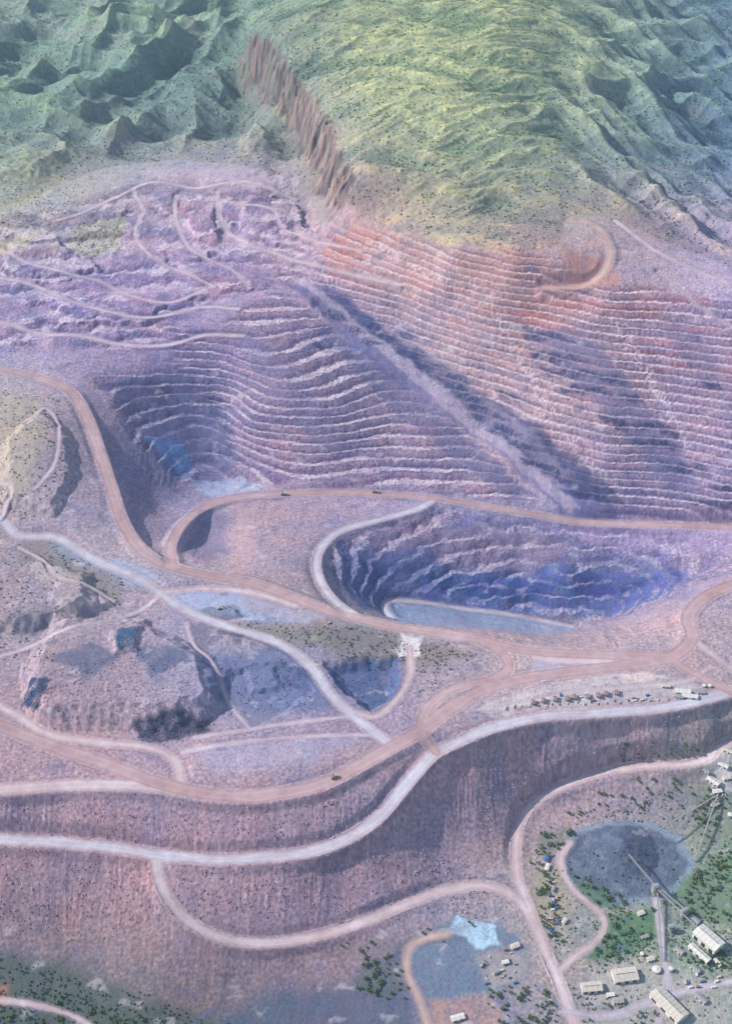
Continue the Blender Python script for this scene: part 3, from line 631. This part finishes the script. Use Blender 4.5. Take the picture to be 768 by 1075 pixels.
rubber=plain('rubber',(.03,.03,.03),.8); yel=plain('yellow_paint',(.45,.33,.1),.6); glass=plain('window_glass',(.05,.07,.09),.15); blue=plain('blue_paint',(.06,.16,.38),.5); red=plain('red_paint',(.4,.05,.04),.5); conc=plain('concrete',(.38,.37,.36),.85); rust=plain('rust_steel',(.25,.14,.1),.8); silver=plain('silver_paint',(.5,.52,.55),.35,.4)
tan=plain('dusty_tan_paint',(.5,.44,.38),.7)
def shed(name,u,v,L,W,h,rot,roof=cream,wall=white,rise=.12,vents=True,doors=3):
    x,y,z=G(u,v); e=empty(name,(x,y,z-.5),rot)
    b=MB(); b.box((0,0,0),(L,W,h),0)
    b.add([(-L/2,-W/2,h),(-L/2,W/2,h),(-L/2,0,h+W*rise)],[(0,1,2)],0); b.add([(L/2,-W/2,h),(L/2,W/2,h),(L/2,0,h+W*rise)],[(0,2,1)],0)
    b.obj('walls',[wall],e)
    r=MB(); o=.6; t=.25
    for sgn in (-1,1):
        y0=sgn*(W/2+o); z0=h-rise*2*o; zr=h+W*rise
        p=[(-L/2-o,y0,z0+.05),(L/2+o,y0,z0+.05),(L/2+o,0,zr+.05),(-L/2-o,0,zr+.05)]; p+=[(a,bb,c+t) for a,bb,c in p]
        r.add(p,[(0,1,2,3),(4,5,6,7),(0,1,5,4),(1,2,6,5),(2,3,7,6),(3,0,4,7)],0)
        n=int(L/6)
        for i in range(1,n):
            xx=-L/2+i*L/n; r.beam((xx,y0,z0+.38),(xx,0,zr+.38),.22,1)
    r.obj('roof',[roof,grey],e)
    if vents:
        q=MB(); q.box((0,0,h+W*rise+.2),(L*.8,1.2,.9),0,(1,.5)); q.obj('ridge_vent',[grey],e)
    d=MB()
    for i in range(doors):
        xx=-L/2+(i+.5)*L/doors
        for sgn in(-1,1): d.box((xx,sgn*(W/2+.02),.5),(L/doors*.5,.12,h*.6),0)
    for i in range(int(L/4)):
        for sgn in (-1,1): d.box((-L/2+2+i*4,sgn*(W/2+.03),h*.78),(1.6,.1,.8),1)
    d.obj('doors_and_windows',[dark,glass],e)
    return e
shed('processing_shed',655,1026,34,20,7,.15)
shed('processing_shed',620,1039,28,14,6,.1)
shed('workshop_building',742,990,40,22,12,-.9,roof=white)
shed('workshop_building',733,1003,34,9,8,-.9,roof=white)
shed('storage_shed',701,1057,52,22,8,-.95)
shed('storage_shed',748,822,20,10,5,-.8,roof=white)
shed('pump_house',648,1052,14,8,4,.1,roof=conc,vents=False)
shed('pump_house',672,960,10,6,4,.4,roof=cream,vents=False)
shed('pump_house',728,968,14,8,6,-.9,roof=grey,vents=False)
shed('storage_shed',540,995,12,7,4,.4,roof=cream,vents=False)
for u,v,L,W,rot,rf in [(752,832,14,7,.2,white),(758,805,16,7,-.6,white),(763,790,14,7,-.6,cream),(716,727,24,9,-.15,white),(723,733,24,8,-.15,white),(712,733,10,8,-.15,grey),(480,1070,18,8,.3,white),(573,902,12,6,1.2,blue),(574,912,12,5,1.2,white),
  (750,846,12,6,.5,cream),(740,812,10,5,-.7,grey),(762,818,12,6,.2,cream),(729,1018,14,7,-.9,grey),(752,1012,12,6,-.9,white),(682,1008,10,6,.3,cream),(712,1000,12,7,-.8,conc),(676,985,10,5,.2,grey),(640,1046,10,5,.1,white),(735,1050,16,8,-.9,grey),(592,968,9,5,.9,cream),(580,935,9,4,1.2,grey),(698,722,12,5,-.1,cream),(735,728,10,5,-.1,grey),(530,1012,9,5,.2,white),(520,1022,8,4,.5,grey)]:
    shed('site_office',u,v,L,W,4,rot,roof=rf,vents=False,doors=2)
def tower(name,u,v,w,d,h,rot):
    x,y,z=G(u,v); e=empty(name,(x,y,z-.5),rot); b=MB()
    for i in(-1,1):
        for j in(-1,1): b.beam((i*w/2,j*d/2,0),(i*w/2,j*d/2,h),.5,0)
    for lv in np.arange(4,h+.1,4):
        b.box((0,0,lv),(w+.6,d+.6,.25),0)
        for j in(-1,1):
            b.beam((-w/2,j*d/2,lv-4),(w/2,j*d/2,lv),.25,0); b.beam((-w/2,j*(d/2+.3),lv+1.1),(w/2,j*(d/2+.3),lv+1.1),.1,1)
    b.obj('frame',[grey,yel],e)
    c=MB(); c.box((0,0,h*.45),(w*.8,d*.8,h*.3),0); c.box((0,0,h+.3),(w*.9,d*.9,3),0,(1,.6)); c.cyl((0,0,h*.25),w*.12,h*.2,1,12,'z',w*.3); c.obj('cladding',[silver,rust],e)
tower('crusher_tower',686,938,9,9,18,.2); tower('screening_plant',716,962,12,8,14,.5); tower('screening_plant',703,978,8,8,11,.3)
def conveyor(u0,v0,h0,u1,v1,h1,w=1.0):
    a=np.array(G(u0,v0)); b=np.array(G(u1,v1))
    a=a+[0,0,h0]; b=b+[0,0,h1]; e=empty('conveyor',tuple(a)); d=b-a; L=np.linalg.norm(d); sd_=np.cross(d/L,[0,0,1]); sd_/=np.linalg.norm(sd_)
    m=MB()
    for s_ in(-1,1):
        for zz in(0,1.6): m.beam(sd_*w*s_+[0,0,zz],d+sd_*w*s_+[0,0,zz],.25,0)
        n=int(L/4)
        for i in range(n):
            p=d*i/n; q=d*(i+1)/n; m.beam(p+sd_*w*s_,q+sd_*w*s_+[0,0,1.6],.15,0)
    m.obj('truss_gallery',[grey],e)
    t=MB(); t.beam(np.array([0,0,.9]),d+[0,0,.9],1.1,0); t.obj('belt_cover',[conc],e)
    t=MB(); n=max(2,int(L/22))
    for i in range(n+1):
        p=a+d*i/n; gz=float(fz(p[0],p[1]))
        if p[2]-gz>2:
            for s_ in(-1,1): t.beam(d*i/n+sd_*w*s_,d*i/n+sd_*w*2*s_-[0,0,p[2]-gz+.4],.3,0)
            t.beam(d*i/n+sd_*w*1.4*-1-[0,0,(p[2]-gz)*.5],d*i/n+sd_*w*1.4-[0,0,(p[2]-gz)*.5],.2,0)
    t.obj('trestle_legs',[grey],e)
conveyor(752,838,5,688,882,22); conveyor(686,938,16,658,904,12); conveyor(686,938,14,740,990,10); conveyor(690,940,14,716,960,12); conveyor(752,838,6,728,905,3); conveyor(688,938,10,694,1010,3)
def tank(name,u,v,r,h,mat=silver):
    x,y,z=G(u,v); e=empty(name,(x,y,z-.3)); b=MB(); b.cyl((0,0,0),r,h,0,28); b.obj('shell',[mat],e)
    c=MB(); c.cyl((0,0,h+.01),r*1.03,r*.2,0,28,'z',r*.1); c.obj('roof',[white],e)
    l=MB()
    for i in(-.25,.25): l.beam((r+.25,i,0),(r+.25,i,h+.5),.1)
    for k in range(int(h/.5)): l.beam((r+.25,-.25,k*.5+.3),(r+.25,.25,k*.5+.3),.07)
    l.obj('ladder',[grey],e)
tank('thickener_tank',688,1020,6,4); tank('water_tank',703,1020,3.5,6); tank('water_tank',673,1003,3,5); tank('water_tank',765,858,4,5); tank('fuel_tank',738,722,3,4); tank('fuel_tank',744,722,3,4)
def car_mesh(paint_,ute=False):
    b=MB(); b.box((0,0,.45),(4.7,1.85,.55),0,(.97,.95)); b.box((-.2 if not ute else .35,0,1.0),(2.6 if not ute else 1.5,1.7,.62),1,(.72,.86)); b.box((-.2 if not ute else .35,0,1.62),(1.8 if not ute else 1.05,1.45,.06),0)
    if ute:
        for s in(-1,1): b.box((-1.45,s*.85,1.0),(1.8,.08,.3),0)
        b.box((-1.45,0,1.0),(1.75,1.5,.05),2)
    for i in(-1.45,1.45):
        for s in(-1,1): b.cyl((i,s*.92-.12,.36),.36,.24,2,12,'y')
    b.box((2.33,0,.6),(.08,1.5,.2),1); b.box((-2.33,0,.6),(.08,1.5,.15),3)
    return b.mesh('car',[paint_,glass,rubber,red])
def truck_mesh(paint_):
    b=MB()
    b.box((0,0,1.6),(10.5,3,.8),0); b.box((4.1,0,2.4),(2.2,5.2,1.6),0,(.9,.95)); b.box((3.9,1.3,4.0),(1.9,2,1.5),1,(.85,.9)); b.box((3.9,1.3,5.5),(2.1,2.1,.12),0)
    v=[(-5.3,-2.9,4.6),(-5.3,2.9,4.6),(2.6,2.9,5.6),(2.6,-2.9,5.6),(-4.6,-2,3.0),(-4.6,2,3.0),(2.3,2,2.7),(2.3,-2,2.7)]
    b.add(v,[(4,5,6,7),(0,1,5,4),(2,3,7,6),(1,2,6,5),(3,0,4,7)],0); b.box((3.7,0,5.6),(2.4,5.6,.2),0)
    b.add([(-4.8,-2.4,4.3),(-4.8,2.4,4.3),(2.4,2.5,4.9),(2.4,-2.5,4.9),(-1.2,0,6.2)],[(0,1,4),(1,2,4),(2,3,4),(3,0,4)],2)
    for x_,ys_ in((3.6,(2.1,)),(-2.9,(1.5,2.5))):
        for yy in ys_:
            for s in(-1,1): b.cyl((x_,s*yy-.45,1.35),1.35,.9,3,18,'y'); b.cyl((x_,s*yy-.48,1.35),.55,.96,0,12,'y')
    return b.mesh('dump',[paint_,glass,M_dirt,rubber])
def digger_mesh():
    b=MB()
    for s in(-1,1): b.box((0,s*1.7,0),(6,.9,1.4),1,(.85,1))
    b.cyl((0,0,1.3),1.4,.5,1,16); b.box((-.8,0,1.8),(5.2,3.6,2),0,(.95,.95)); b.box((1.3,1.2,1.9),(1.8,1.3,2.2),2,(.9,.9))
    b.beam((1.6,-.3,2.6),(5.2,-.3,6.2),.7,0); b.beam((5.2,-.3,6.2),(8,-.3,3.2),.5,0); b.box((8,-.3,1.9),(1.6,2,1.5),1,(.7,1))
    return b.mesh('digger',[tan,rubber,glass])
M_dirt=plain('ore_load',(.3,.25,.28),.95)
CARS=[car_mesh(m,i%2) for i,m in enumerate([white,white,silver,blue,white,tan])]; TRUCKS=[truck_mesh(tan),truck_mesh(white),truck_mesh(tan)]; DIG=digger_mesh()
from mathutils import Vector,Quaternion
def put(name,me,u,v,rot):
    x,y,z=G(u,v); o=bpy.data.objects.new(name,me); bpy.context.collection.objects.link(o)
    d=2.0; gx_=(float(fz(x+d,y))-float(fz(x-d,y)))/(2*d); gy_=(float(fz(x,y+d))-float(fz(x,y-d)))/(2*d)
    nrm=Vector((-gx_*.7,-gy_*.7,1)).normalized(); q=Vector((0,0,1)).rotation_difference(nrm)
    o.rotation_mode='QUATERNION'
    o.rotation_quaternion=q@Quaternion((0,0,1),rot); o.location=(x,y,float(fz(x,y))+.05); return o
for i in range(22): put('parked_car',random.choice(CARS),540+i*8+random.uniform(-2,2),743-i*.45+random.uniform(-1.5,1.5),1.4+random.uniform(-.2,.2))
for i in range(22): put('parked_car',random.choice(CARS),574+random.uniform(0,22),915+i*4+random.uniform(-1,1),random.uniform(0,3))
for i in range(10): put('parked_car',random.choice(CARS),505+random.uniform(0,40),1000+random.uniform(0,30),random.uniform(0,3))
for i in range(12): put('parked_car',random.choice(CARS),random.uniform(610,690),random.uniform(1040,1050),random.uniform(0,3))
for i in range(8): put('parked_car',random.choice(CARS),random.uniform(740,766),random.uniform(812,850),random.uniform(0,3))
for u,v,r in [(393,517,.1),(297,520,.2),(350,817,.6)]: put('dump_truck',random.choice(TRUCKS),u,v,r)
for i in range(9): put('dump_truck',random.choice(TRUCKS),560+i*11+random.uniform(-3,3),738-i*1.2,1.5+random.uniform(-.2,.2))
for u,v,r in [(230,640,.5),(345,655,2),(505,1015,1)]: put('excavator',DIG,u,v,r)
def container_mesh(m):
    b=MB(); b.box((0,0,0),(6.1,2.4,2.6),0)
    for i in range(15):
        for s in(-1,1): b.box((-2.9+i*.41,s*1.23,.15),(.18,.08,2.3),0)
    b.box((3.07,0,.1),(.06,2.2,2.4),1); return b.mesh('container',[m,grey])
CT=[container_mesh(m) for m in(white,blue,rust,cream)]
for i in range(44):
    u,v=random.choice([(570+random.uniform(0,110),733+random.uniform(-4,4)),(575+random.uniform(0,15),940+random.uniform(0,40)),(505+random.uniform(0,40),990+random.uniform(0,45)),(700+random.uniform(0,60),1015+random.uniform(0,25)),(500+random.uniform(0,40),745+random.uniform(-5,3))]); put('shipping_container',random.choice(CT),u,v,random.choice([.1,1.6,.3]))
# ------------------------------------------------------------------ light, sky, camera
EL=math.radians(36); AZ=math.radians(-80)
to=np.array([math.sin(AZ)*math.cos(EL),math.cos(AZ)*math.cos(EL),math.sin(EL)])
sun=bpy.data.lights.new('sun','SUN'); sun.energy=4.7; sun.angle=math.radians(.5); sun.color=(1,.94,.87)
so_=bpy.data.objects.new('sun',sun); bpy.context.collection.objects.link(so_); so_.rotation_euler=Vector(-to).to_track_quat('-Z','Y').to_euler()
w=bpy.data.worlds.new('World'); bpy.context.scene.world=w; w.use_nodes=True; nt=w.node_tree
sk=nt.nodes.new('ShaderNodeTexSky'); sk.sky_type='NISHITA'; sk.sun_disc=False; sk.sun_elevation=EL; sk.sun_rotation=AZ
nt.links.new(sk.outputs[0],nt.nodes['Background'].inputs[0]); nt.nodes['Background'].inputs[1].default_value=.15
# real air: a thin, even haze filling the valley up past flying height
hz=MB(); hz.box((0,3000,-700),(16000,16000,2700),0)
mh=bpy.data.materials.new('thin_air_haze'); mh.use_nodes=True; hn=mh.node_tree.nodes; hn.remove(hn['Principled BSDF'])
vs_=hn.new('ShaderNodeVolumeScatter'); vs_.inputs['Color'].default_value=(.58,.74,1,1); vs_.inputs['Density'].default_value=4.2e-5; vs_.inputs['Anisotropy'].default_value=.1
mh.node_tree.links.new(vs_.outputs[0],hn['Material Output'].inputs['Volume'])
hz.obj('atmospheric_haze',[mh])
cam=bpy.data.cameras.new('camera'); co=bpy.data.objects.new('camera',cam); bpy.context.collection.objects.link(co)
cam.sensor_fit='VERTICAL'; cam.sensor_height=24; cam.lens=F/1075*24; cam.clip_start=5; cam.clip_end=150000
co.location=(0,0,H); co.rotation_euler=(math.pi/2-PITCH,0,0)
sc=bpy.context.scene; sc.camera=co; sc.view_settings.view_transform='Standard'; sc.view_settings.look='None'; sc.view_settings.exposure=0
